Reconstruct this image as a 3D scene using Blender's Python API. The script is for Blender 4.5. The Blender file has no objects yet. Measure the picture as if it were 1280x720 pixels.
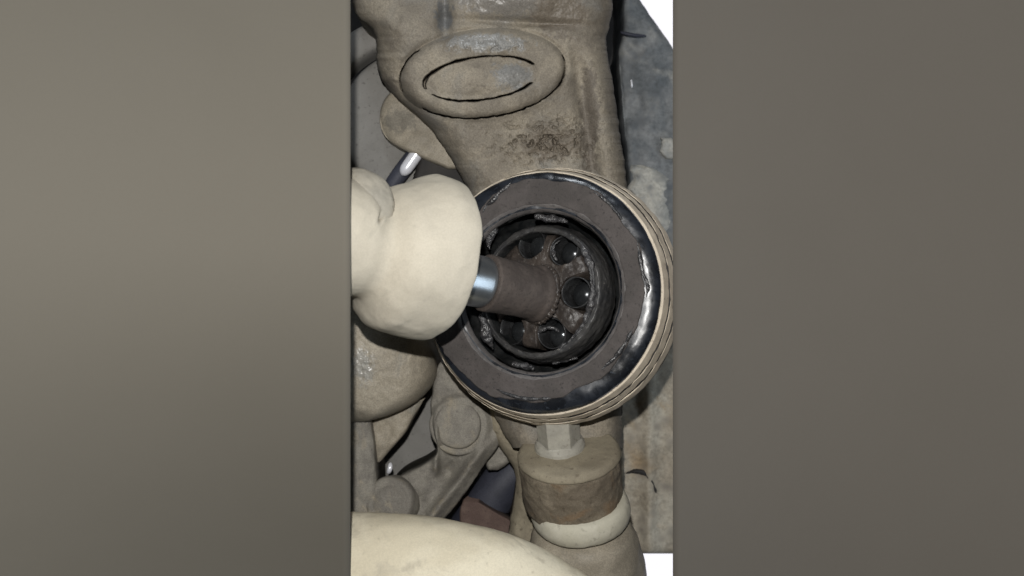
import bpy, math
import numpy as np
from mathutils import Vector, Matrix

scene = bpy.context.scene
C = scene.collection
# ------------------------------------------------------------------ camera
D = 0.35                      # camera to the front of the joint, metres
K = 0.405 / 1280.0            # metres per photo pixel at the joint
cam = bpy.data.cameras.new('camera')
cam.sensor_width = 36.0
cam.lens = 36.0 * D / 0.405
cam.clip_start = 0.01
cam.clip_end = 20.0
cam.dof.use_dof = True
cam.dof.focus_distance = D + 0.004
cam.dof.aperture_fstop = 13.0
camo = bpy.data.objects.new('camera', cam)
C.objects.link(camo)
camo.location = (0, -D, 0)
camo.rotation_euler = (math.pi / 2, 0, 0)
scene.camera = camo
# ------------------------------------------------------------------ world and lamps
w = bpy.data.worlds.new('World')
scene.world = w
w.use_nodes = True
w.node_tree.nodes['Background'].inputs[0].default_value = (0.86, 0.93, 1.0, 1)
w.node_tree.nodes['Background'].inputs[1].default_value = 0.035

def lamp(name, kind, loc, power, size, color, aim=None):
    l = bpy.data.lights.new(name, kind)
    l.energy = power
    l.color = color
    if kind == 'AREA':
        l.shape = 'RECTANGLE'
        l.size, l.size_y = size
    else:
        l.shadow_soft_size = size
    o = bpy.data.objects.new(name, l)
    C.objects.link(o)
    o.location = loc
    if aim is not None:
        o.rotation_euler = (Vector(aim) - Vector(loc)).to_track_quat('-Z', 'Y').to_euler()
    return o
# the phone's flash, a little left of and above the lens
lamp('phone_flash', 'POINT', (-0.006, -D - 0.002, 0.040), 5.2, 0.003, (1.0, 0.98, 0.945))
# unseen soft side lamp, added for the sheen on rim and steel band
lamp('daylight', 'AREA', (0.66, -0.32, -0.16), 1.25, (0.12, 0.5), (0.72, 0.86, 1.0), (0, 0, 0))
# unseen soft lamp above, added to bring out glints on upward faces
lamp('overhead_glint_lamp', 'AREA', (-0.08, -0.34, 0.60), 1.0, (0.14, 0.10), (0.88, 0.94, 1.0), (0, 0.02, 0.05))
scene.view_settings.view_transform = 'Standard'
scene.view_settings.look = 'None'
scene.view_settings.exposure = 0.0
scene.view_settings.gamma = 1.0
scene.render.engine = 'CYCLES'

# ------------------------------------------------------------------ helpers
def at(px, py, Y=0.0):
    s = K * (D + Y) / D
    return np.array([(px - 640.0) * s, Y, (360.0 - py) * s])

def atv(PX, PY, Y):
    s = K * (D + Y) / D
    return np.stack([(PX - 640.0) * s, Y, (360.0 - PY) * s], -1)

def _hash(ix, iy, iz, seed):
    h = (ix * 374761393 + iy * 668265263 + iz * 2147483647 + seed * 1274126177) & 0xFFFFFFFF
    h = ((h ^ (h >> 13)) * 1274126177) & 0xFFFFFFFF
    h = (h ^ (h >> 16)) & 0xFFFFFFFF
    return h.astype(np.float64) / 4294967295.0

def vnoise(P, seed=0):
    P = np.asarray(P, float)
    f = np.floor(P)
    i = f.astype(np.int64)
    t = P - f
    t = t * t * (3 - 2 * t)
    out = 0.0
    for a in (0, 1):
        for b in (0, 1):
            for c in (0, 1):
                wgt = (t[..., 0] if a else 1 - t[..., 0]) * (t[..., 1] if b else 1 - t[..., 1]) * (t[..., 2] if c else 1 - t[..., 2])
                out = out + wgt * _hash(i[..., 0] + a, i[..., 1] + b, i[..., 2] + c, seed)
    return out * 2 - 1

def fbm(P, octv=4, seed=0, gain=0.5):
    o = 0.0
    a = 1.0
    P = np.asarray(P, float)
    for k in range(octv):
        o = o + a * vnoise(P, seed + k * 17)
        P = P * 2.03 + 11.7
        a *= gain
    return o

def n2(X, Y, sc, octv=4, seed=0, gain=0.5):
    return fbm(np.stack([X / sc, Y / sc, np.zeros_like(X) + 3.3], -1), octv, seed, gain)

def sstep(a, b, x):
    t = np.clip((x - a) / (b - a), 0, 1)
    return t * t * (3 - 2 * t)

def lin(c):
    out = []
    for v in c:
        v = v / 255.0
        out.append(v / 12.92 if v <= 0.04045 else ((v + 0.055) / 1.055) ** 2.4)
    return (out[0], out[1], out[2], 1.0)

# ------------------------------------------------------------------ objects
def prop(o, label=None, cat=None, group=None, kind=None):
    if label: o['label'] = label
    if cat: o['category'] = cat
    if group: o['group'] = group
    if kind: o['kind'] = kind
    return o

def thing(name, loc, label, cat, group=None):
    o = bpy.data.objects.new(name, None)
    o.empty_display_size = 0.01
    o.location = tuple(loc)
    C.objects.link(o)
    return prop(o, label, cat, group)

def link(name, me, mat, parent=None, smooth=True):
    if mat is not None:
        me.materials.append(mat)
    if smooth:
        me.polygons.foreach_set('use_smooth', np.ones(len(me.polygons), bool))
    o = bpy.data.objects.new(name, me)
    C.objects.link(o)
    if parent is not None:
        o.parent = parent
        base = Vector((0, 0, 0))
        p = parent
        while p is not None:
            if p.type == 'EMPTY':
                base = base + Vector(p.location)
            p = p.parent
        if parent.type == 'EMPTY':
            o.matrix_parent_inverse = Matrix.Translation(-Vector(parent.location))
    return o

def mesh(name, V, F):
    me = bpy.data.meshes.new(name)
    V = np.asarray(V, np.float32).reshape(-1, 3)
    if isinstance(F, np.ndarray):
        n = len(F)
        me.vertices.add(len(V))
        me.vertices.foreach_set('co', V.ravel())
        me.loops.add(n * 4)
        me.loops.foreach_set('vertex_index', F.astype(np.int32).ravel())
        me.polygons.add(n)
        me.polygons.foreach_set('loop_start', np.arange(0, n * 4, 4, dtype=np.int32))
        me.polygons.foreach_set('loop_total', np.full(n, 4, np.int32))
        me.update(calc_edges=True)
        me.validate()
    else:
        me.from_pydata([tuple(v) for v in V.tolist()], [], F)
        me.update()
    return me

def gridfaces(n, m, cu=False, cv=False, off=0):
    iu = np.arange(n if cu else n - 1)
    iv = np.arange(m if cv else m - 1)
    A, B = np.meshgrid(iu, iv, indexing='ij')
    A2 = (A + 1) % n
    B2 = (B + 1) % m
    return np.stack([A * m + B, A2 * m + B, A2 * m + B2, A * m + B2], -1).reshape(-1, 4) + off

def frame(axis, up=(0, 0, 1)):
    a = np.array(axis, float); a /= np.linalg.norm(a)
    u = np.array(up, float); u = u - a * u.dot(a); u /= np.linalg.norm(u)
    v = np.cross(a, u)
    return u, v, a

def resample(pts, n, smooth=True):
    """points (k,2+) -> n points along a rounded or plain polyline"""
    P = np.asarray(pts, float)
    if smooth:
        for _ in range(3):                     # Chaikin rounding, ends kept
            Q = [P[0]]
            for a, b in zip(P[:-1], P[1:]):
                Q += [a * .75 + b * .25, a * .25 + b * .75]
            Q.append(P[-1])
            P = np.array(Q)
    L = np.r_[0, np.cumsum(np.linalg.norm(np.diff(P, axis=0), axis=1))]
    t = np.linspace(0, L[-1], n)
    return np.stack([np.interp(t, L, P[:, k]) for k in range(P.shape[1])], -1)

def lathe(name, prof, org, axis, mat, parent=None, seg=160, n=80, amp=0.0, nsc=0.01, seed=0, rounded=True,
          up=(0, 0, 1), squash=None, octv=4, rad_fn=None):
    """prof: (z along axis, r) in metres"""
    u, v, a = frame(axis, up)
    p = resample(prof, n, rounded)
    th = np.linspace(0, 2 * np.pi, seg, endpoint=False)
    Z = p[:, 0][:, None] + 0 * th[None]
    R = p[:, 1][:, None] + 0 * th[None]
    T = th[None] + 0 * Z
    if rad_fn is not None:
        R, Z = rad_fn(R, Z, T)
    P = np.array(org)[None, None] + a * Z[..., None] + (u * np.cos(T)[..., None] + v * np.sin(T)[..., None]) * R[..., None]
    if amp:
        du = np.gradient(P, axis=0)
        dv = np.roll(P, -1, 1) - np.roll(P, 1, 1)
        N = np.cross(du, dv)
        N /= np.linalg.norm(N, axis=-1, keepdims=True) + 1e-12
        P = P + N * (amp * fbm(P / nsc, octv, seed))[..., None]
    F = gridfaces(P.shape[0], seg, False, True)
    return link(name, mesh(name, P, F), mat, parent)

def tube(name, path, radii, mat, parent=None, seg=48, n=120, amp=0.0, nsc=0.01, seed=0, flat=1.0, capped=True):
    p = resample(np.c_[np.asarray(path, float), np.asarray(radii, float)], n)
    c = p[:, :3]; r = p[:, 3]
    t = np.gradient(c, axis=0)
    t /= np.linalg.norm(t, axis=1, keepdims=True)
    ref = np.array([0, 1.0, 0])
    b = np.cross(t, ref); b /= np.linalg.norm(b, axis=1, keepdims=True) + 1e-9
    d = np.cross(b, t)
    th = np.linspace(0, 2 * np.pi, seg, endpoint=False)
    if capped:
        nr = 8
        fall = np.sqrt(np.clip(1 - np.linspace(1, 0, nr) ** 2, 0, 1))
        r = r.copy(); r[:nr] *= np.maximum(fall, .02); r[-nr:] *= np.maximum(fall[::-1], .02)
    P = c[:, None] + (b[:, None] * np.cos(th)[None, :, None] + d[:, None] * np.sin(th)[None, :, None] * flat) * r[:, None, None]
    if amp:
        N = P - c[:, None]
        N /= np.linalg.norm(N, axis=-1, keepdims=True) + 1e-9
        P = P + N * (amp * fbm(P / nsc, 4, seed))[..., None]
    return link(name, mesh(name, P, gridfaces(n, seg, False, True)), mat, parent)

def relief(name, rows, Y0, mat, parent=None, hfn=None, roll=10.0, rollz=None, depth=0.03, nx=200, ny=200, seed=0, edge=0.8, rtop=0.0, rbot=0.0):
    """A casting: its outline as rows (py, left px, right px) at depth Y0, a modelled front
    (hfn gives metres towards the viewer), rounded flanks and a back at Y0 + depth."""
    R = resample(rows, ny)
    py = R[:, 0]; Lx = R[:, 1]; Rx = R[:, 2]
    e = n2(py, py * 0, 9.0, 3, seed + 5) * edge
    e2 = n2(py, py * 0 + 40, 9.0, 3, seed + 9) * edge
    Lx = Lx + e; Rx = Rx + e2
    t = np.linspace(0, 1, nx)
    t = t * 0.7 + 0.3 * (0.5 - 0.5 * np.cos(np.pi * t))
    PX = Lx[:, None] + (Rx - Lx)[:, None] * t[None]
    PY = py[:, None] + 0 * t[None]
    d = np.minimum(PX - Lx[:, None], Rx[:, None] - PX)
    if rtop: d = np.minimum(d, (PY - py[0]) * roll / rtop)
    if rbot: d = np.minimum(d, (py[-1] - PY) * roll / rbot)
    rz = (rollz if rollz is not None else roll) * K
    q = np.clip(d / roll, 0, 1)
    Y = Y0 + rz * (1 - np.sqrt(np.clip(1 - (1 - q) ** 2, 0, 1)))
    if hfn is not None:
        Y = Y - hfn(PX, PY) * np.clip(d / 1.5, 0, 1)
    P = atv(PX, PY, Y)
    # sides and back share the outline, taken back in depth
    back = P.copy()
    mid = np.clip((t - 0.5) * 2, -1, 1)
    bx = P.copy()
    bx[..., 1] = Y0 + depth
    n, m = P.shape[:2]
    V = np.concatenate([P.reshape(-1, 3), bx.reshape(-1, 3)[np.r_[0:m, (n - 1) * m:n * m]],
                        bx[:, 0], bx[:, -1]])
    F = [gridfaces(n, m)]
    o = n * m
    k = np.arange(m - 1)
    F.append(np.stack([k, k + 1, o + k + 1, o + k], -1))                                   # top
    b0 = (n - 1) * m
    F.append(np.stack([b0 + k + 1, b0 + k, o + m + k, o + m + k + 1], -1))                 # bottom
    o2 = o + 2 * m
    k = np.arange(n - 1)
    F.append(np.stack([(k + 1) * m, k * m, o2 + k, o2 + k + 1], -1))                       # left
    o3 = o2 + n
    F.append(np.stack([k * m + m - 1, (k + 1) * m + m - 1, o3 + k + 1, o3 + k], -1))       # right
    F.append(np.stack([o2 + k, o3 + k, o3 + k + 1, o2 + k + 1], -1))                       # back
    return link(name, mesh(name, V, np.concatenate(F)), mat, parent)

def box(name, lo, hi, mat, parent=None, bev=0.001):
    lo = np.array(lo); hi = np.array(hi)
    V = [[(lo, hi)[i][0], (lo, hi)[j][1], (lo, hi)[k][2]] for i in (0, 1) for j in (0, 1) for k in (0, 1)]
    F = [(0, 1, 3, 2), (4, 6, 7, 5), (0, 4, 5, 1), (2, 3, 7, 6), (0, 2, 6, 4), (1, 5, 7, 3)]
    o = link(name, mesh(name, V, F), mat, parent, smooth=False)
    b = o.modifiers.new('bevel', 'BEVEL'); b.width = bev; b.segments = 3
    return o

# ------------------------------------------------------------------ materials
def M(name, c1, c2, c3=None, s1=60, s2=700, lo=.38, hi=.62, spot=(.58, .68), rough=.8, rough2=None, bump=.35, bd=.0004,
      metal=0.0, spec=.35, c4=None, s4=25, f4=(.55, .7), coat=0.0, grain=.25, r4=None, blobs=()):
    m = bpy.data.materials.new(name)
    m.use_nodes = True
    nt = m.node_tree
    N = nt.nodes; Lk = nt.links
    bs = N['Principled BSDF']
    tc = N.new('ShaderNodeTexCoord')
    def noise(sc, det, rg=.55, dist=0.0):
        x = N.new('ShaderNodeTexNoise')
        x.inputs['Scale'].default_value = sc; x.inputs['Detail'].default_value = det
        x.inputs['Roughness'].default_value = rg; x.inputs['Distortion'].default_value = dist
        Lk.new(tc.outputs['Object'], x.inputs['Vector'])
        return x
    def rng(sock, a, b, ta=0.0, tb=1.0):
        r = N.new('ShaderNodeMapRange'); r.interpolation_type = 'SMOOTHSTEP'
        r.inputs['From Min'].default_value = a; r.inputs['From Max'].default_value = b
        r.inputs['To Min'].default_value = ta; r.inputs['To Max'].default_value = tb
        Lk.new(sock, r.inputs['Value'])
        return r.outputs[0]
    def mix(f, a, b):
        x = N.new('ShaderNodeMix'); x.data_type = 'RGBA'
        if isinstance(f, float): x.inputs[0].default_value = f
        else: Lk.new(f, x.inputs[0])
        for s, i in ((a, 6), (b, 7)):
            if isinstance(s, tuple): x.inputs[i].default_value = s
            else: Lk.new(s, x.inputs[i])
        return x.outputs[2]
    a = noise(s1, 6, .6, .4)
    col = mix(rng(a.outputs[0], lo, hi), lin(c1), lin(c2))
    if c4 is not None:
        q = noise(s4, 5, .6, .8)
        f = rng(q.outputs[0], *f4)
        col = mix(f, col, lin(c4))
    b = noise(s2, 5, .65)
    if c3 is not None:
        col = mix(rng(b.outputs[0], *spot), col, lin(c3))
    rsock = None
    for (cx, cy, cY, rx, ry, bc_, br_) in blobs:              # worn or soiled places with a ragged outline
        mp = N.new('ShaderNodeMapping'); mp.vector_type = 'POINT'
        p0 = at(cx, cy, cY)
        mp.inputs['Scale'].default_value = (1 / (rx * K), 0, 1 / (ry * K))
        mp.inputs['Location'].default_value = (-p0[0] / (rx * K), 0, -p0[2] / (ry * K))
        Lk.new(tc.outputs['Object'], mp.inputs['Vector'])
        ln = N.new('ShaderNodeVectorMath'); ln.operation = 'LENGTH'
        Lk.new(mp.outputs[0], ln.inputs[0])
        nz = noise(260, 6, .7, .6)
        ad = N.new('ShaderNodeMath'); ad.operation = 'MULTIPLY_ADD'
        Lk.new(nz.outputs[0], ad.inputs[0]); ad.inputs[1].default_value = -2.4; ad.inputs[2].default_value = 1.2
        sm_ = N.new('ShaderNodeMath'); sm_.operation = 'ADD'
        Lk.new(ln.outputs['Value'], sm_.inputs[0]); Lk.new(ad.outputs[0], sm_.inputs[1])
        fb = rng(sm_.outputs[0], 1.1, .55)
        col = mix(fb, col, lin(bc_))
        rm = N.new('ShaderNodeMix'); rm.data_type = 'FLOAT'
        Lk.new(fb, rm.inputs[0]); rm.inputs[3].default_value = br_
        if rsock is None: rm.inputs[2].default_value = rough
        else: Lk.new(rsock, rm.inputs[2])
        rsock = rm.outputs[0]
    if grain:
        g = noise(s2 * 4, 3, .7)
        hsv = N.new('ShaderNodeHueSaturation')
        Lk.new(rng(g.outputs[0], .25, .75, 1 - grain, 1 + grain), hsv.inputs['Value'])
        Lk.new(col, hsv.inputs['Color'])
        col = hsv.outputs[0]
    Lk.new(col, bs.inputs['Base Color'])
    bs.inputs['Metallic'].default_value = metal
    bs.inputs['Specular IOR Level'].default_value = spec
    if coat:
        bs.inputs['Coat Weight'].default_value = coat
        bs.inputs['Coat Roughness'].default_value = .2
    if rough2 is not None:
        Lk.new(rng(a.outputs[0], lo, hi, rough, rough2), bs.inputs['Roughness'])
    else:
        bs.inputs['Roughness'].default_value = rough
    if r4 is not None:
        rr = N.new('ShaderNodeMix'); rr.data_type = 'FLOAT'
        Lk.new(f, rr.inputs[0]); rr.inputs[2].default_value = rough; rr.inputs[3].default_value = r4
        Lk.new(rr.outputs[0], bs.inputs['Roughness'])
    if rsock is not None:
        Lk.new(rsock, bs.inputs['Roughness'])
    if bump:
        bp = N.new('ShaderNodeBump')
        bp.inputs['Strength'].default_value = bump
        bp.inputs['Distance'].default_value = bd
        Lk.new(b.outputs[0], bp.inputs['Height'])
        Lk.new(bp.outputs[0], bs.inputs['Normal'])
    return m

m_cast = M('dusty_cast_iron', (138, 130, 116), (116, 109, 98), (88, 82, 73), s1=55, s2=420, spot=(.58, .76), rough=.8, c4=(120, 117, 111), s4=26, f4=(.46, .70), bump=.4, bd=.0006, spec=.45,
           blobs=[(606, 54, .02, 60, 15, (134, 133, 130), .24), (640, 4, .025, 80, 24, (122, 118, 112), .34), (556, 24, .03, 12, 26, (100, 100, 99), .4),
                  (640, 96, .02, 30, 20, (116, 115, 112), .45), (690, 180, .03, 56, 26, (108, 100, 89), .7), (738, 150, .03, 15, 85, (100, 93, 84), .7), (700, 20, .03, 40, 40, (108, 100, 89), .5), (480, 110, .03, 20, 20, (112, 105, 95), .7)])
m_boot = M('beige_dust_rubber', (187, 180, 165), (179, 172, 157), (165, 159, 146), s1=40, s2=420, spot=(.62, .78), rough=.95, spec=.1, bump=.12, c4=(172, 166, 152), s4=70, f4=(.58, .74), grain=.06)
m_neck = M('greyer_dust_rubber', (166, 160, 147), (152, 147, 136), (134, 130, 120), s1=70, s2=420, rough=.95, spec=.1, bump=.15, grain=.06)
m_arm = M('pale_dust_steel', (210, 202, 181), (198, 189, 167), (174, 166, 147), s1=35, s2=380, spot=(.58, .76), rough=.92, spec=.15, bump=.2, grain=.07, c4=(184, 176, 157), s4=60, f4=(.56, .70))
m_shell = M('dusty_housing_steel', (204, 193, 175), (188, 177, 160), (160, 149, 134), s1=60, s2=600, rough=.88, bump=.2, grain=.1)
m_black = M('greasy_black_rubber', (20, 22, 26), (34, 38, 45), (50, 55, 62), s1=90, s2=420, spot=(.56, .72), rough=.2, rough2=.34, spec=.7, bump=.10, grain=.1)
m_crust = M('grey_brown_crust', (78, 73, 71), (67, 63, 61), (50, 47, 46), s1=70, s2=900, spot=(.55, .7), rough=.78, spec=.3, bump=.4, bd=.0003, grain=.2)
m_lip = M('dark_bore_lip', (98, 94, 92), (84, 81, 80), (64, 62, 61), s1=120, s2=700, rough=.5, bump=.2)
m_bore = M('greasy_bore', (28, 30, 31), (42, 43, 43), (58, 56, 54), s1=140, s2=700, rough=.3, rough2=.5, spec=.5, bump=.3)
m_cage = M('greasy_cage_steel', (66, 65, 64), (48, 48, 49), (98, 95, 91), s1=160, s2=800, spot=(.60, .72), rough=.28, rough2=.45, spec=.5, bump=.35)
m_race = M('brown_grease_race', (66, 59, 54), (52, 47, 44), (90, 85, 80), s1=150, s2=900, spot=(.6, .7), rough=.4, spec=.6, bump=.5)
m_ball = M('oily_ball_steel', (52, 54, 56), (70, 72, 74), None, s1=90, s2=600, rough=.18, rough2=.32, metal=.6, bump=.04, grain=.0)
m_track = M('oily_track_steel', (70, 71, 72), (48, 48, 49), (34, 33, 32), s1=180, s2=700, spot=(.55, .7), rough=.22, rough2=.36, metal=.3, bump=.2)
m_flake = M('peeling_black_rubber', (46, 45, 46), (32, 33, 36), (66, 64, 63), s1=200, s2=900, spot=(.56, .7), rough=.3, rough2=.5, spec=.6, bump=.5, bd=.0005)
m_grease = M('smeared_grease', (62, 61, 62), (40, 40, 42), (84, 82, 80), s1=260, s2=1200, spot=(.58, .7), rough=.2, rough2=.45, spec=.6, bump=.6, bd=.0006)
m_sleeve = M('brown_grime_sleeve', (76, 68, 63), (65, 58, 54), (50, 45, 42), s1=110, s2=1100, spot=(.55, .7), rough=.75, bump=.5, bd=.0003, grain=.2)
m_steel = M('bare_wiped_steel', (172, 176, 178), (156, 160, 163), None, s1=60, s2=600, rough=.30, metal=.9, bump=.05, grain=.04)
m_house = M('tan_dust_housing', (150, 142, 127), (132, 125, 112), (110, 103, 93), s1=50, s2=420, spot=(.62, .76), rough=.6, rough2=.85, bump=.25, c4=(126, 122, 112), s4=45, blobs=[(456, 456, .03, 16, 26, (150, 147, 140), .22), (500, 150, .05, 30, 20, (120, 115, 105), .8)])
m_brack = M('grey_dust_bracket', (134, 130, 121), (116, 112, 105), (94, 90, 85), s1=60, s2=480, spot=(.6, .74), rough=.8, bump=.3, c4=(146, 138, 122), s4=50, f4=(.55, .7))
m_plate = M('dull_grey_plate', (124, 122, 118), (112, 110, 106), (96, 94, 90), s1=40, s2=500, rough=.7, bump=.12, grain=.06)
m_dark = M('dark_metal_and_gap_shade', (32, 30, 29), (46, 43, 41), None, s1=60, s2=500, rough=.7, bump=.2)  # on the back wall and in the band gaps this tone stands for shade
m_bossu = M('tan_dust_boss', (140, 132, 114), (125, 117, 101), (104, 96, 82), s1=50, s2=500, rough=.85, bump=.25, grain=.12)
m_rust = M('rusty_boss_side', (122, 113, 98), (104, 95, 82), (82, 73, 62), s1=70, s2=500, spot=(.56, .7), rough=.85, c4=(112, 93, 72), s4=60, f4=(.52, .72), bump=.5)
m_bolt = M('pale_zinc_bolt', (166, 163, 152), (150, 147, 138), (128, 124, 114), s1=80, s2=500, rough=.6, spec=.4, bump=.18, grain=.08)
m_seal = M('pale_seal', (188, 184, 170), (176, 172, 156), (156, 152, 138), s1=60, s2=400, rough=.8, bump=.12, grain=.05)
m_case = M('mottled_alloy', (112, 114, 115), (86, 90, 93), (72, 76, 80), s1=38, s2=120, spot=(.50, .75), rough=.5, rough2=.7, spec=.4, c4=(138, 137, 132), s4=34, f4=(.48, .74), bump=.12, bd=.0010)
m_rustpatch = M('rusted_alloy', (164, 157, 143), (146, 137, 122), (112, 106, 98), s1=40, s2=120, spot=(.50, .76), rough=.7, c4=(152, 132, 104), s4=30, f4=(.54, .76), bump=.14, bd=.001)
m_scar = M('pale_scuffed_alloy', (168, 165, 156), (140, 140, 136), (112, 113, 112), s1=60, s2=160, spot=(.48, .74), rough=.65, bump=.12, bd=.001)
m_hose = M('blue_black_hose', (46, 48, 58), (58, 60, 70), None, s1=60, s2=500, rough=.6, bump=.1)
m_red = M('red_brown_bar', (104, 88, 80), (88, 72, 66), (70, 56, 52), s1=80, s2=500, rough=.8, bump=.2)
m_glint = M('white_glint_and_scratch', (245, 245, 250), (236, 238, 246), None, s1=20, s2=300, rough=.25, metal=.3, bump=.0, grain=.0)  # near-white colour stands in for glints; the scratch shares it
m_sheet = M('grey_brown_sheet', (97, 93, 85), (95, 91, 83), None, s1=8, s2=300, lo=.3, hi=.7, rough=.9, spec=.1, bump=.03, grain=.012)
m_sheet2 = M('darker_grey_brown_sheet', (92, 88, 82), (90, 86, 80), None, s1=8, s2=300, lo=.3, hi=.7, rough=.9, spec=.1, bump=.03, grain=.012)

# ------------------------------------------------------------------ setting
def side_sheet(name, xs, fn, mat, inner_left):
    """smooth sheet: px columns xs over the full height, fn gives the front's depth; closed to the back"""
    py = np.linspace(-160, 880, 90)
    PX, PY = np.meshgrid(np.asarray(xs, float), py)
    P = atv(PX, PY, fn(PX, PY))
    n, m = P.shape[:2]
    # keep the inner edge a straight upright arris: one x for all rows
    back = fn(PX, PY) + 0.022
    side = 1 if inner_left else -1
    B = atv(PX + side * 14.0 * (np.abs(PX - (841 if inner_left else 438)) < 30), PY, back)
    V = np.concatenate([P.reshape(-1, 3), B.reshape(-1, 3)])
    o = n * m
    F = [gridfaces(n, m), gridfaces(n, m, off=o)[:, ::-1]]
    k = np.arange(n - 1)
    F.append(np.stack([(k + 1) * m, k * m, o + k * m, o + (k + 1) * m], -1))
    F.append(np.stack([k * m + m - 1, (k + 1) * m + m - 1, o + (k + 1) * m + m - 1, o + k * m + m - 1], -1))
    j = np.arange(m - 1)
    F.append(np.stack([j, j + 1, o + j + 1, o + j], -1))
    b = (n - 1) * m
    F.append(np.stack([b + j + 1, b + j, o + b + j, o + b + j + 1], -1))
    me = mesh(name, V, np.concatenate(F))
    ob = link(name, me, mat, None)
    me.polygons.foreach_set('use_smooth', np.r_[np.ones(len(F[0]), bool), np.zeros(len(me.polygons) - len(F[0]), bool)])
    return ob

def left_fn(X, Y):
    f = -0.074 + 0.018 * sstep(330, -260, Y) + 0.052 * sstep(300, 900, Y) * (0.35 + 0.65 * sstep(-100, 438, X))
    f = f - 0.00000016 * (438 - X) ** 2                       # leans towards the viewer to the far left
    return f
wl = side_sheet('added_sheet_left', np.linspace(-160, 438, 60), left_fn, m_sheet, False)  # added side sheet, no part of the car; its swell grades the shading
prop(wl, 'added smooth grey brown sheet filling the left side', None, None, 'structure')

def right_fn(X, Y):
    f = -0.024 + 0 * X
    f = f - 0.045 * sstep(860, 1500, X)
    return f
wr = side_sheet('added_sheet_right', np.linspace(841, 1440, 60), right_fn, m_sheet2, True)  # added counterpart on the right; far edge brought forward to brighten it
prop(wr, 'added smooth darker grey brown sheet filling the right side', None, None, 'structure')

wb = box('wall_back', (-0.16, 0.212, -0.30), (0.0765, 0.222, 0.30), m_dark)  # dark base colour stands for the shaded void behind the gaps
prop(wb, 'back of the wheel well painted dark for the void seen through gaps', None, None, 'structure')

sk = mesh('sky', [(0.080, 0.26, -0.40), (0.32, 0.26, -0.40), (0.32, 0.26, 0.40), (0.080, 0.26, 0.40)], [(0, 1, 2, 3)])
ms = bpy.data.materials.new('daylight_sky'); ms.use_nodes = True
ms.node_tree.nodes['Principled BSDF'].inputs['Base Color'].default_value = (0, 0, 0, 1)
ms.node_tree.nodes['Principled BSDF'].inputs['Emission Color'].default_value = (0.96, 0.945, 1.0, 1)
ms.node_tree.nodes['Principled BSDF'].inputs['Emission Strength'].default_value = 1.05
so = link('sky', sk, ms, None, False)
prop(so, 'overexposed white daylight beyond the corners of the mottled case', None, None, 'structure')

# ------------------------------------------------------------------ gearbox case on the right, behind
t = thing('gearbox_case', at(800, 690, 0.12), 'mottled grey alloy case with scratches and rust behind the steering knuckle', 'gearbox')
def case_h(X, Y):
    h = 0.0028 * n2(X, Y, 48, 3, 3)
    h = h + 0.004 * np.exp(-((X - 812) / 9) ** 2) * sstep(420, 480, Y)                 # upright rib low down
    return h
relief('case_wall', [(-90, 720, 738), (-20, 778, 788), (0, 780, 800), (30, 779, 820), (45, 778, 831), (62, 772, 842), (110, 776, 874), (200, 784, 1010), (240, 788, 1010), (300, 770, 1010), (425, 690, 1010)], 0.105, m_case, t, case_h, roll=9, depth=0.05, nx=150, ny=330, seed=4)
relief('lower_case_wall', [(421, 690, 1010), (560, 690, 1010), (640, 690, 1010), (688, 690, 1010), (692, 690, 1010)], 0.108, m_rustpatch, t, case_h, roll=8, depth=0.045, nx=150, ny=200, seed=6, rbot=8)
# stepped ledge and small raised marks
relief('pale_scar', [(172, 829, 838), (180, 826, 850), (192, 825, 850), (199, 832, 842)], 0.1035, m_scar, t, None, roll=6, depth=0.008, nx=40, ny=40, seed=9, rtop=5, rbot=5, edge=4)
relief('pale_scar', [(206, 784, 800), (216, 784, 830), (235, 786, 836), (280, 790, 838), (300, 796, 830)], 0.1035, m_scar, t, lambda X, Y: 0.0008 * n2(X, Y, 10, 3, 31), roll=8, depth=0.008, nx=60, ny=80, seed=12, rtop=6, rbot=6, edge=6)
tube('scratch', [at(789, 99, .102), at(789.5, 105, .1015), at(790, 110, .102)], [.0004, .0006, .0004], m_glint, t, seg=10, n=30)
tube('cable_clip', [at(775, 40, .098), at(790, 44, .097), at(808, 45, .099)], [.0008, .0010, .0006], m_hose, t, seg=12, n=40)
tube('crack_ridge', [at(782, 592, .107), at(795, 588, .1055), at(806, 591, .1055), at(815, 602, .1055), at(820, 618, .107)], [.0006, .001, .0012, .001, .0006], m_dark, t, seg=14, n=60, amp=.0004, nsc=.003)

# ------------------------------------------------------------------ steering knuckle
def ell(X, Y, cx, cy, rx, ry, deg):
    c, s = math.cos(math.radians(deg)), math.sin(math.radians(deg))
    x = (X - cx) * c + (Y - cy) * s
    y = -(X - cx) * s + (Y - cy) * c
    r = np.sqrt((x / rx) ** 2 + (y / ry) ** 2)
    th = np.arctan2(y / ry, x / rx)
    # signed px distance (approximate)
    g = np.sqrt((x / rx ** 2) ** 2 + (y / ry ** 2) ** 2) / np.maximum(r, 1e-6)
    return (r - 1) / np.maximum(g, 1e-6), r, th

def amask(th, a0, a1, soft=0.12):
    """1 inside the angle range (degrees, photo sense: y down)"""
    d = np.degrees(th)
    m = 0.0
    for k in (-360, 0, 360):
        m = np.maximum(m, sstep(a0 - soft * 60, a0 + soft * 60, d + k) * (1 - sstep(a1 - soft * 60, a1 + soft * 60, d + k)))
    return m

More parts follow.
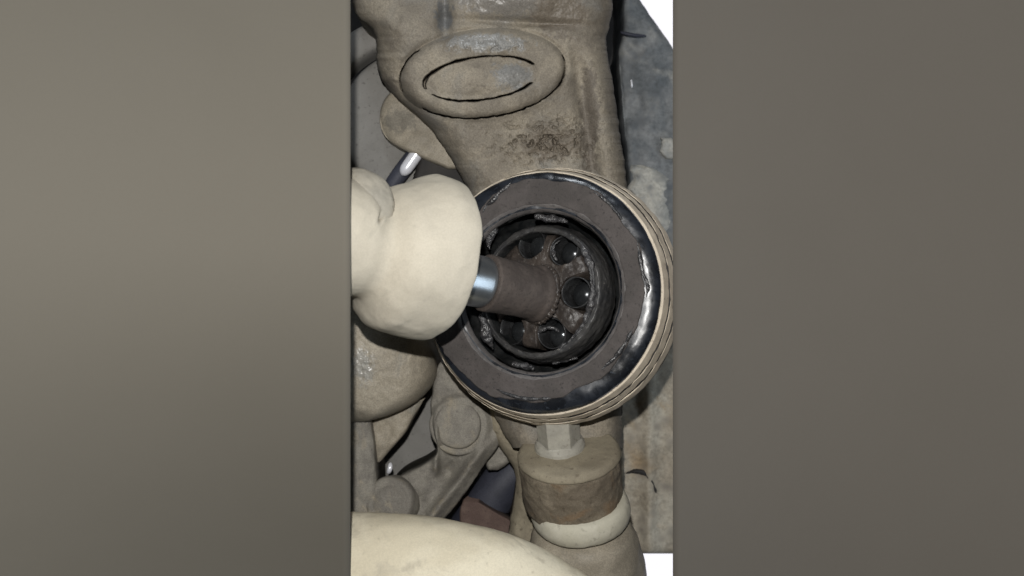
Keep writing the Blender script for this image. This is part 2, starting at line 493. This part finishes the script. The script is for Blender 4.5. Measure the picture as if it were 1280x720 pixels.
t = thing('steering_knuckle', at(680, 520, 0.06), 'large brown dust covered cast steering knuckle with an oval plugged boss', 'knuckle')
def kn_h(X, Y):
    jag = n2(X, Y, 7, 3, 41) * 1.6
    h = 0.0022 * n2(X, Y, 50, 2, 2) + 0.00035 * n2(X, Y, 9, 3, 7)
    # main bulge to the viewer in the middle
    h = h + 0.006 * np.exp(-((X - 610) / 110) ** 2 - ((Y - 90) / 90) ** 2)
    d2, r2, th2 = ell(X, Y, 603, 92, 103, 54, -6)       # raised collar
    h = h + 0.0034 * np.sqrt(np.clip(1 - (np.clip(d2 + 14, -2, 16) / 16) ** 2, 0, 1)) * (d2 > -14) + 0.0034 * (d2 <= -14) - 0.0014 * np.exp(-((d2 - 2) / 4) ** 2)
    d1, r1, th1 = ell(X, Y, 601, 98, 71, 27, -7)        # plug inside the collar
    h = h - 0.0026 * (1 - sstep(-8, 5, d1)) + 0.0034 * np.clip(1 - r1 ** 2, 0, 1)
    # slits: plug edge (open above and below right), collar edge (open right, bottom, left)
    wd = np.maximum(1.15 + 0.75 * n2(X, Y, 16, 3, 77), .45)
    m1 = np.maximum(amask(th1, -188, -22), amask(th1, 30, 150) * 0.9)
    wu = wd * .8 * (1 + .6 * amask(th1, -190, -110))
    h = h - 0.016 * np.exp(-((d1 + jag * 0.4) / wu) ** 4) * sstep(.15, .6, m1)
    m2 = np.maximum(amask(th2, -12, 62), amask(th2, 58, 138))
    m3 = amask(th2, 168, 222)
    h = h - 0.015 * np.exp(-((d2 - 1 + jag * .5) / (0.42 * wd + .25)) ** 4) * sstep(.2, .7, np.maximum(m2 * .9, m3))
    # pits in the web under the boss
    pm = np.exp(-((X - 683) / 52) ** 2 - ((Y - 178) / 26) ** 2)
    pit = n2(X, Y, 5.5, 3, 55)
    h = h - 0.0050 * pm * np.clip(pit, 0, 1) + 0.0016 * pm * n2(X, Y, 10, 3, 58)
    # groove and rib along the right flank
    gx = 722 + (Y - 80) * 0.14
    h = h - 0.0058 * np.exp(-((X - gx) / 11) ** 2) * sstep(40, 110, Y)
    h = h + 0.0030 * np.exp(-((X - gx - 26) / 16) ** 2) * sstep(20, 90, Y)
    # lumps on top, the chipped shoulder
    h = h + 0.0085 * np.exp(-((X - 500) / 44) ** 2 - ((Y - 30) / 40) ** 2)
    h = h - 0.0060 * np.exp(-((X - 556) / 9) ** 2 - ((Y - 22) / 26) ** 2)
    h = h + 0.0095 * np.exp(-((X - 640) / 70) ** 2 - ((Y + 6) / 24) ** 2)
    h = h - 0.0034 * np.exp(-((Y - 28 - 0.05 * (X - 640)) / 6) ** 2) * np.exp(-((X - 650) / 80) ** 2)
    # pocket that takes the joint
    dj, rj, tj = ell(X, Y, 684, 368, 135, 140, 0)
    h = h - 0.042 * (1 - sstep(-12, 6, dj))
    # caked flakes
    ms_ = np.exp(-((X - 612) / 45) ** 2 - ((Y - 58) / 7) ** 2)
    h = h + 0.0016 * ms_ * sstep(-.1, .3, n2(X, Y, 8, 3, 91))
    return h
relief('casting', [(-120, 470, 780), (-40, 440, 772), (0, 439, 765), (10, 441, 766), (22, 447, 764), (32, 462, 762), (42, 468, 758), (56, 470, 757), (75, 471, 761), (95, 474, 764), (112, 487, 767),
                   (130, 503, 770), (145, 522, 772), (160, 538, 774), (180, 553, 777), (205, 568, 781), (230, 582, 784), (260, 592, 787), (330, 600, 790), (420, 606, 788), (480, 612, 782), (520, 616, 777), (560, 640, 778)],
       0.028, m_cast, t, kn_h, roll=38, rollz=58, depth=0.05, nx=560, ny=900, seed=1, edge=1.4)
# ------------------------------------------------------------------ things at the upper left
t = thing('brake_backplate', at(520, 150, 0.10), 'smooth grey round backplate edge at the upper left behind the knuckle', 'backplate')
lathe('plate_disc', [(0.0, 0.0005), (0.0005, .015), (0, .030), (-.0012, .0355), (-.006, .0368), (-.02, .0368)], at(522, 152, 0.068), (0.12, -1, 0.1), m_plate, t, seg=160, n=60)
lathe('plate_rim', [(-.012, .0395), (-.002, .0398), (0.001, .0415), (0.0015, .047), (0, .054), (-.012, .055)], at(522, 152, 0.070), (0.12, -1, 0.1), m_plate, t, seg=160, n=60)

t = thing('mounting_tab', at(520, 200, 0.06), 'pale tan rounded tab sticking out below the knuckle at the left', 'bracket')
relief('tab_body', [(112, 492, 512), (118, 484, 530), (130, 477, 545), (150, 474, 556), (165, 477, 566), (178, 487, 573), (190, 508, 578), (202, 536, 580), (212, 560, 578)], 0.052, m_house, t,
       lambda X, Y: 0.002 * n2(X, Y, 40, 3, 61), roll=14, depth=0.014, nx=120, ny=110, seed=5, rtop=10, rbot=6, edge=.7)
t = thing('brake_pipe', at(560, 225, 0.07), 'dark blue black pipe with a painted white gleam above the beige boot', 'pipe')
tube('pipe', [at(484, 240, .060), at(501, 216, .059), at(520, 192, .059), at(545, 160, .060)], [.0035, .004, .004, .0035], m_hose, t, seg=32, n=60)
tube('painted_gleam', [at(502, 219, .0550), at(512, 205, .0545), at(536, 170, .0550)], [.0026, .0030, .0030], m_glint, t, seg=32, n=40)  # white tube whose colour paints in the gleam
relief('pipe_guard', [(180, 518, 536), (196, 524, 568), (212, 520, 584), (240, 510, 592)], 0.0555, m_dark, t, None, roll=6, depth=0.01, nx=40, ny=40, seed=2)

# ------------------------------------------------------------------ housing at the left below the boot
t = thing('axle_housing', at(470, 530, 0.05), 'rounded tan dust covered housing with a glossy patch below the beige boot', 'housing')
def ho_h(X, Y):
    h = 0.016 * np.clip(1 - ((X - 450) / 100) ** 2 - ((Y - 440) / 110) ** 2, 0, 1) ** .6
    return h + 0.0008 * n2(X, Y, 25, 4, 71) + 0.0005 * np.exp(-((X - 455) / 10) ** 2 - ((Y - 455) / 16) ** 2) * n2(X, Y, 4, 3, 72) * 2
relief('dome', [(340, 372, 470), (372, 372, 500), (400, 372, 522), (430, 372, 538), (452, 372, 546), (472, 372, 546), (490, 372, 536), (504, 372, 520), (514, 372, 500), (522, 372, 478), (528, 372, 455)], 0.040, m_house, t, ho_h, roll=34, rollz=40, depth=0.04, nx=200, ny=220, seed=3, rbot=18, edge=.6)
relief('web', [(500, 462, 530), (520, 462, 518), (540, 464, 508), (556, 466, 494), (572, 468, 480), (578, 470, 474)], 0.052, m_house, t, lambda X, Y: 0.001 * n2(X, Y, 20, 3, 73), roll=9, depth=0.02, nx=80, ny=80, seed=13, edge=.6)
relief('leg', [(518, 405, 462), (560, 405, 468), (600, 405, 471), (660, 405, 474)], 0.044, m_brack, t, lambda X, Y: 0.001 * n2(X, Y, 25, 3, 74), roll=11, depth=0.03, nx=60, ny=100, seed=14, edge=.6)

t = thing('back_panel', at(520, 600, 0.09), 'flat dull grey panel between the tan housing and the bolted bracket', 'panel')
relief('sheet', [(440, 380, 600), (600, 380, 600), (700, 380, 600)], 0.092, m_plate, t, lambda X, Y: 0.001 * n2(X, Y, 50, 3, 75), roll=6, depth=0.01, nx=60, ny=80, seed=15)

# ------------------------------------------------------------------ caliper bracket
t = thing('caliper_bracket', at(540, 650, 0.06), 'grey brown cast bracket with a round bolt head below the joint', 'bracket')
def br_h(X, Y):
    h = 0.0012 * n2(X, Y, 22, 4, 81)
    d, r, th = ell(X, Y, 575, 531, 36, 36, 0)
    h = h + 0.003 * (1 - sstep(-4, 6, d))
    # raised right rim and a rib from the boss to the lower left
    e = (X - 612) * 0.80 + (Y - 560) * 0.60
    h = h + 0.0065 * np.exp(-((e + 6) / 8) ** 2) * sstep(540, 565, Y)
    h = h + 0.005 * np.exp(-((X - 545) / 5) ** 2) * sstep(520, 540, Y) * (1 - sstep(585, 600, Y))
    h = h - 0.007 * np.exp(-((X - 562) / 15) ** 2 - ((Y - 590) / 14) ** 2)
    h = h + 0.002 * np.exp(-((X - 520) / 14) ** 2 - ((Y - 610) / 10) ** 2)
    return h
relief('bracket_body', [(455, 548, 590), (480, 541, 602), (505, 538, 614), (525, 538, 625), (542, 541, 628), (556, 545, 624), (568, 546, 616), (580, 532, 606), (592, 505, 598), (604, 489, 590), (618, 480, 580), (632, 474, 570), (648, 472, 556), (660, 474, 546)], 0.052, m_brack, t, br_h, roll=9, depth=0.03, nx=220, ny=220, seed=16, edge=.9)
b = lathe('bolt', [(0.0055, 0.0002), (0.0056, .006), (0.0052, .0098), (0.0035, .0108), (-.004, .0109)], at(573, 531, 0.052), (-0.05, -1, 0.12), m_brack, t, seg=90, n=50, amp=.0002, nsc=.004)
lathe('washer', [(0.0018, .0100), (0.002, .0128), (0.0005, .0135), (-.004, .0136)], at(574, 532, 0.0515), (-0.05, -1, 0.12), m_brack, b, seg=90, n=30, amp=.0003, nsc=.004, seed=3)
lathe('bush', [(0.006, 0.0002), (0.006, .005), (0.0045, .0075), (0.005, .0085), (.0045, .0105), (0, .0118), (-.012, .012)], at(489, 627, 0.048), (-0.1, -1, 0.25), m_brack, t, seg=90, n=60, amp=.0003, nsc=.005, seed=4)
relief('side_arm', [(528, 612, 640), (545, 610, 655), (565, 606, 650), (580, 606, 635), (588, 610, 622)], 0.062, m_brack, t, lambda X, Y: 0.001 * n2(X, Y, 18, 3, 83), roll=10, depth=0.02, nx=60, ny=60, seed=18, rbot=8)
tube('painted_glint', [at(485, 592, .058), at(487.5, 586, .056), at(488, 578, .058)], [.0009, .0013, .0009], m_glint, t, seg=16, n=30)  # small white tube added as a painted glint in the dark gap

t = thing('rubber_hose', at(620, 640, 0.09), 'dark blue black hose passing behind the bolted bracket', 'hose')
tube('hose_body', [at(660, 570, .085), at(632, 600, .082), at(610, 628, .082), at(585, 665, .085), at(570, 700, .09)], [.010, .011, .011, .011, .010], m_hose, t, seg=48, n=80)
t = thing('support_bar', at(600, 680, 0.08), 'reddish brown bar beneath the dark hose', 'bar')
relief('bar', [(628, 578, 600), (640, 574, 620), (652, 574, 640), (664, 580, 660), (676, 600, 680)], 0.066, m_red, t, None, roll=4, depth=0.02, nx=40, ny=40, seed=19)

# ------------------------------------------------------------------ ball joint at the bottom
ax = np.array([-0.10, -0.35, 0.93]); ax /= np.linalg.norm(ax)
t = thing('ball_joint', at(735, 720, 0.03), 'tan ball joint with hex bolt, rusty sided boss and pale seal ring', 'ball joint')
bc = at(711, 564, 0.022)
s = K * (D + .022) / D
uu, vv, aa = frame(ax, (1, 0, 0))
lathe('boss', [(0.0006, 0.0002), (0.0004, .012), (0.0, .0195), (-.0016, .0212), (-.006, .0215), (-.022, .0212), (-.0265, .0200), (-.028, .017), (-.028, .001)], bc, ax, m_rust, t, seg=220, n=130, amp=.0005, nsc=.005, seed=7)
lathe('dust_cake', [(0.0017, .0002), (0.0016, .013), (0.0012, .0198), (0.0004, .0210), (-.0010, .0219), (-.0022, .0219), (-.0026, .0205)], bc, ax, m_bossu, t, seg=180, n=70, amp=.00022, nsc=.005, seed=8)
# hex bolt with its flange
bt = bc + aa * 0.0010 + uu * -0.0035 + vv * (-.0022 if vv[1] < 0 else .0022)
def hexr(R, Z, T):
    q = np.cos(((T + .3) % (np.pi / 3)) - np.pi / 6)
    return np.minimum(R, .0079 / q * np.where(Z > .0035, 1, 99)), Z
lathe('hex_bolt', [(.0002, .0108), (.0018, .0106), (.0034, .0098), (.0036, .0094), (.0038, .0092), (.0165, .0092), (.0185, .0082), (.0186, .0002)], bt, ax, m_bolt, t, seg=180, n=120, rounded=False, rad_fn=hexr, amp=.00008, nsc=.003)
sc_ = at(726, 643, 0.029)
lathe('seal_ring', [(.006, .012), (.006, .0188), (.0040, .0206), (.0012, .0213), (-.0014, .0213), (-.0040, .0204), (-.0050, .0184), (-.0051, .012)], sc_ + aa * .0020, ax, m_seal, t, seg=180, n=70, amp=.0002, nsc=.008, seed=9)
lathe('base', [(.0, .001), (.0, .017), (-.003, .0215), (-.012, .024), (-.03, .027), (-.05, .028)], sc_ - aa * .0035, ax, m_house, t, seg=160, n=80, amp=.0006, nsc=.01, seed=10)
relief('stem', [(505, 605, 776), (540, 612, 778), (560, 625, 778), (580, 640, 779), (600, 646, 780), (640, 640, 772), (680, 634, 778), (700, 630, 800), (760, 630, 815)], 0.050, m_bossu, t, lambda X, Y: 0.0016 * n2(X, Y, 22, 4, 84), roll=18, rollz=24, depth=0.03, nx=120, ny=160, seed=20)

# ------------------------------------------------------------------ the constant velocity joint
nrm = np.array([-0.285, -0.95, 0.085]); nrm /= np.linalg.norm(nrm)
J = at(672, 364, 0.0)
t = thing('driveshaft_joint', J - nrm * .05, 'open round driveshaft joint with black rim, grey crusted face and greasy bore', 'joint')
mm = 0.001
def pr(l): return [(z * mm, r * mm) for z, r in l]
jg = lambda k: (lambda R, Z, T: (R + .00022 * n2(np.cos(T) * 60, np.sin(T) * 60, 4, 4, k) * sstep(.0492, .050, R) * sstep(-.030, -.020, Z), Z))
lathe('housing_shell', pr([(-4.2, 46), (-4.4, 48.9), (-4.6, 49.1), (-9.0, 50.5), (-9.2, 50.45), (-12.5, 50.0)]), J, nrm, m_shell, t, seg=360, n=100, amp=.00012, nsc=.006, seed=1, rounded=False, rad_fn=jg(8))
lathe('dark_gap_filler', pr([(-11.5, 48.6), (-12.0, 51.2), (-18.0, 51.0), (-18.4, 53.0)]), J, nrm, m_dark, t, seg=240, n=40, rounded=False)  # dark filler painted into the band gaps in place of shade
lathe('housing_band', pr([(-11.9, 50.9), (-9.6, 50.95), (-9.5, 51.05), (-14.6, 52.35), (-14.8, 52.3), (-18.0, 51.8)]), J, nrm, m_shell, t, seg=360, n=90, amp=.00014, nsc=.005, seed=2, rounded=False, rad_fn=jg(3))
lathe('housing_skirt', pr([(-18.3, 52.7), (-15.3, 52.75), (-15.2, 52.85), (-20.5, 54.1), (-26, 53.7), (-31, 51), (-36, 44), (-44, 30), (-60, 22), (-75, 20)]), J, nrm, m_shell, t, seg=360, n=160, amp=.00016, nsc=.006, seed=3, rounded=False, rad_fn=jg(5))
# black rim: outer bevel, face, all one greasy rubber body
lathe('black_rim', pr([(-4.5, 46), (-4.6, 47.8), (-3.4, 48.3), (-1.6, 48.0), (-.5, 46.8), (.25, 44.5), (.35, 42), (.3, 38), (.2, 34), (0, 33)]), J, nrm, m_black, t, seg=320, n=90, amp=.00018, nsc=.007, seed=4)
# crust on the face, ragged outer border
def crust(R, Z, T):
    o = n2(np.cos(T) * 50, np.sin(T) * 50, 10, 4, 12)
    o2 = n2(np.cos(T) * 50, np.sin(T) * 50, 24, 2, 14)
    wgt = sstep(.040, .0445, R)
    # wider bare rim towards the lower right, narrow at the left
    side = np.cos(T - 4.1)
    return R + wgt * (0.0012 * o + 0.0012 * o2 - 0.0026 * np.clip(side, 0, 1) + .0004 - .0030 * np.exp(-((T - .75) / .28) ** 2) - .0016 * np.exp(-((T - 5.35) / .2) ** 2)), Z
lathe('face_crust', pr([(.1, 34.6), (.8, 34.8), (1.0, 35.4), (.95, 38), (.95, 43.0), (.85, 44.2), (.35, 44.55), (-.3, 44.5)]), J, nrm, m_crust, t, seg=480, n=80, amp=.00016, nsc=.004, seed=5, rounded=False, rad_fn=crust)
lathe('bore_lip', pr([(.3, 35.4), (.85, 35.0), (.5, 34.2), (-.6, 32.8), (-2.4, 32.0), (-4, 32.2)]), J, nrm, m_lip, t, seg=260, n=50, amp=.0002, nsc=.004, seed=6)
def borefn(R, Z, T):
    d = ((T + .35) % (np.pi / 3)) - np.pi / 6
    g = np.exp(-(d / .24) ** 4) * sstep(-.003, -.008, Z)
    return R + .0042 * g * sstep(.012, .02, R), Z
lathe('bore', pr([(-3.8, 31.6), (-5, 32.2), (-10, 33), (-18, 32.6), (-26, 30), (-34, 25), (-40, 15), (-42, .5)]), J, nrm, m_bore, t, seg=260, n=100, amp=.0004, nsc=.005, seed=7, rad_fn=borefn)

# inside: cage, inner race, balls
axs = np.array([0.80, 0.575, -0.17]); axs /= np.linalg.norm(axs)     # shaft axis, pointing into the joint
cn = nrm * 0.80 - axs * 0.30; cn /= np.linalg.norm(cn)
JC = at(681, 366, 0.014)
cg = lathe('cage', pr([(1.8, 24.6), (3.4, 24.7), (3.9, 25.0), (3.9, 26.6), (3.3, 27.2), (0, 28.2), (-4, 28.8), (-10, 28.4)]), at(677, 366, 0.0125), cn, m_cage, t, seg=240, n=90, amp=.00028, nsc=.0025, seed=8, rounded=False)
lathe('cage_inside', pr([(2.4, 24.6), (0, 24.4), (-5, 24.4), (-11, 24.4)]), at(677, 366, 0.0125), cn, m_bore, cg, seg=160, n=30, amp=.0003, nsc=.004)
rn = nrm * 0.62 - axs * 0.42; rn /= np.linalg.norm(rn)
ru, rv, ra = frame(rn)
RC = at(677, 364, 0.0125)
# polar race body with scooped ball tracks
def to_plane(px, py):
    """a photo point carried onto the race's front plane: angle and radius in the race frame"""
    c = np.array([0, -D, 0.0]); q = at(px, py, 0.0) - c
    p = c + q * (ra.dot(RC - c) / ra.dot(q)) - RC
    return math.atan2(p.dot(rv), p.dot(ru)), math.hypot(p.dot(rv), p.dot(ru))
groove_px = [(667, 306), (707, 314), (722, 366), (692, 417), (642, 414), (618, 352)]
gpol = [to_plane(*g) for g in groove_px]
gpol = [(g, min(max(q, .0165), .0200)) for g, q in gpol]
RB = .0061
def racefn(R, Z, T):
    Rn = R.copy()
    for g, c0 in gpol:
        d = (T - g + np.pi) % (2 * np.pi) - np.pi
        rr = RB + .0003
        s2 = c0 * np.sin(d); c2 = c0 * np.cos(d)
        disc = rr ** 2 - s2 ** 2
        lim = np.where((disc > 0) & (np.cos(d) > 0), c2 - np.sqrt(np.maximum(disc, 0)), 1.0)
        Rn = np.minimum(Rn, np.maximum(lim, .010))
    return Rn, Z
lathe('inner_race', pr([(3.4, 10), (3.4, 15), (3.0, 19), (2.2, 22), (0.8, 23.4), (-2, 23.8), (-8, 23.8), (-16, 22)]), RC, rn, m_race, t, seg=420, n=90, amp=.00035, nsc=.003, seed=9, rad_fn=racefn)
for g, c0 in gpol:
    o = RC + ra * -.0085 + (ru * math.cos(g) + rv * math.sin(g)) * c0
    lathe('ball', [(.0058 * math.cos(q), max(.0058 * math.sin(q), .00005)) for q in np.linspace(0, np.pi, 30)], o, rn, m_ball, t, seg=48, n=30, rounded=False)
for g, c0 in gpol:
    q = np.linspace(0, 2 * np.pi, 40, endpoint=False)
    zz = np.linspace(.0020, -.015, 14)
    er = ru * math.cos(g) + rv * math.sin(g); et = -ru * math.sin(g) + rv * math.cos(g)
    Q, ZZ = np.meshgrid(q, zz)
    ZZ = ZZ - .0012 * np.clip(-np.cos(Q), 0, 1) * (ZZ > 0)
    P = RC + ra * ZZ[..., None] + er * (c0 - RB * np.cos(Q))[..., None] + et * (RB * np.sin(Q))[..., None]
    o_ = link('ball_track', mesh('ball_track', P, gridfaces(14, 40, False, True)), m_track, t)
    sm = o_.modifiers.new('thickness', 'SOLIDIFY'); sm.thickness = .0004; sm.offset = 0
# torn grease along the cage and in the gap
def smear(pts, Y, r, seed):
    P = [at(x, y, Y + dy) for x, y, dy in pts]
    k = len(P)
    rad = [r * (0.35 if i in (0, k - 1) else 1.0) for i in range(k)]
    return tube('grease_smear', P, rad, m_grease, t, seg=28, n=130, amp=r * .62, nsc=r * 2.6, seed=seed, flat=.6)
smear([(724, 302, 0), (733, 318, -.002), (740, 340, -.0035), (742, 362, -.004), (738, 386, -.0035), (728, 410, -.002), (712, 428, 0), (696, 438, .002)], .0015, .0013, 3)
smear([(668, 270, 0), (682, 272, -.001), (697, 274, -.001), (710, 278, 0)], .006, .0013, 5)
smear([(612, 312, 0), (611, 300, 0), (616, 290, 0), (622, 284, .001)], .012, .0016, 6)
smear([(600, 392, 0), (604, 408, 0), (610, 424, 0), (616, 436, .002)], .013, .0020, 7)
smear([(640, 455, 0), (655, 458, -.001), (668, 460, 0)], .006, .0013, 8)
smear([(690, 455, 0), (706, 450, 0), (722, 448, .001)], .010, .0010, 9)
smear([(701, 300, 0), (690, 308, 0), (693, 320, 0), (696, 326, 0)], .0095, .0007, 10)
smear([(668, 420, 0), (676, 412, 0), (690, 408, 0), (700, 416, 0)], .0085, .0008, 11)
smear([(745, 362, 0), (752, 366, 0), (758, 372, .001)], .008, .0016, 12)

def face(px, py, up=.0011):
    c = np.array([0, -D, 0.0]); q = at(px, py, 0.0) - c
    return c + q * (nrm.dot(J + nrm * up - c) / nrm.dot(q))
for k, (pts, r) in enumerate(([[(640, 226), (634, 234), (624, 240), (618, 250), (608, 256), (603, 266)], .0008],
                              [[(742, 240), (756, 249), (766, 259), (777, 274)], .0007], [[(796, 300), (800, 320), (803, 340), (811, 356), (808, 372)], .0008],
                              [[(792, 408), (782, 430), (770, 446), (752, 462)], .0008], [[(690, 498), (664, 500), (640, 496), (616, 484)], .0008])):
    tube('peeling_flake', [face(*p) for p in pts], [r * (.4 if i in (0, len(pts) - 1) else 1) for i in range(len(pts))], m_flake, t, seg=20, n=120, amp=r * .45, nsc=r * 3.2, seed=40 + k, flat=.5)
# ------------------------------------------------------------------ the shaft with its grimy sleeve
S0 = at(675, 368, 0.0085)
t = thing('drive_shaft', S0, 'short brown grimy shaft with a bright steel band leaving the joint', 'shaft')
prf = pr([(-.5, 6.0), (-.2, 10.4), (.6, 11.6), (2.0, 11.8), (3.4, 11.4), (4.2, 10.9), (6, 10.8), (14, 10.7), (22, 11.0), (26.5, 11.3), (27.4, 11.0), (27.6, 9.2)])
lathe('sleeve', prf, S0, -axs, m_sleeve, t, seg=240, n=110, amp=.00014, nsc=.0028, seed=11)
def teeth(R, Z, T):
    return R + .0003 * np.sign(np.sin(T * 34)) * (vnoise(np.stack([T * 6, T * 0, T * 0], -1), 4) > -.2) * sstep(.0112, .0119, R), Z
lathe('splined_collar', pr([(-1.0, 8), (-.9, 12.0), (-.3, 12.3), (.8, 12.2), (1.2, 11.4)]), S0, -axs, m_race, t, seg=312, n=30, rounded=False, rad_fn=teeth, amp=.0003, nsc=.002)
lathe('steel_band', pr([(27.0, 8), (27.2, 9.6), (28, 10.0), (38, 10.2), (60, 10.2), (90, 10.2)]), S0, -axs, m_steel, t, seg=160, n=50)

# ------------------------------------------------------------------ rubber boot pulled back along the shaft
BO = at(545, 322, 0.0) 
dirs = -axs
# mouth centre on the shaft line: pick the depth from the shaft
tt = (BO[0] - S0[0]) / dirs[0]
Yb = S0[1] + dirs[1] * tt * 0.93
BO = at(541, 323, Yb)
t = thing('rubber_boot', BO, 'pale beige dust covered rubber boot with flared bell pulled back from the joint', 'boot')
ks = K * (D + Yb) / D
def bp(l): return [(z * ks, r * ks) for z, r in l]
def bootfn(R, Z, T):
    wob = n2(np.cos(T) * 30, np.sin(T) * 30, 22, 3, 22)
    zc = Z / ks
    hump = sstep(14, 62, zc) * (1 - sstep(78, 118, zc))
    R = R - 17 * ks * hump * np.clip(np.cos(T + .25), 0, 1) + 4 * ks * sstep(40, 70, zc) * (1 - sstep(76, 90, zc)) * np.clip(-np.cos(T + .25), 0, 1)
    R = R - .0026 * np.exp(-((Z - (104 * ks + .003 * np.sin(T * 3))) / .0009) ** 2) * sstep(4.9, 5.2, T) * (1 - sstep(5.9, 6.1, T))
    return R * (1 + .012 * wob * sstep(60 * ks, 100 * ks, R)), Z + .0010 * wob * sstep(85 * ks, 104 * ks, R)
lathe('bell', bp([(-2, 60), (-5, 88), (-6, 97), (-4, 101.5), (1, 103), (10, 103.5), (26, 103), (46, 100.5), (60, 96.5), (71, 90), (79, 81), (85, 72), (91, 66), (99, 64.5), (110, 67), (124, 69.5), (140, 71), (165, 71), (190, 70), (204, 66), (205, 20)]), BO, dirs, m_boot, t, seg=300, n=320, amp=.00035, nsc=.012, seed=12, rad_fn=bootfn)
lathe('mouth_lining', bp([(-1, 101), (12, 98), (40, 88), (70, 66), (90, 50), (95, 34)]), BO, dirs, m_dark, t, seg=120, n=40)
lathe('rear_fold', bp([(84, 36), (90, 54), (100, 63), (116, 66), (134, 66), (146, 60), (150, 40)]), BO + np.array([0.001, .006, .0058]), dirs, m_neck, t, seg=160, n=80, amp=.0006, nsc=.010, seed=17)

# ------------------------------------------------------------------ control arm across the bottom
t = thing('control_arm', at(560, 720, -0.02), 'broad pale beige dust covered control arm across the bottom', 'control arm')
Ya = -0.005
tube('arm_tube', [at(380, 716, Ya), at(450, 712, Ya), at(520, 714, Ya), at(585, 724, Ya), at(650, 746, Ya), at(705, 776, Ya), at(760, 830, Ya)], [.0215, .0215, .0215, .0213, .0205, .0195, .018], m_arm, t, seg=120, n=240, amp=.0006, nsc=.016, seed=14)
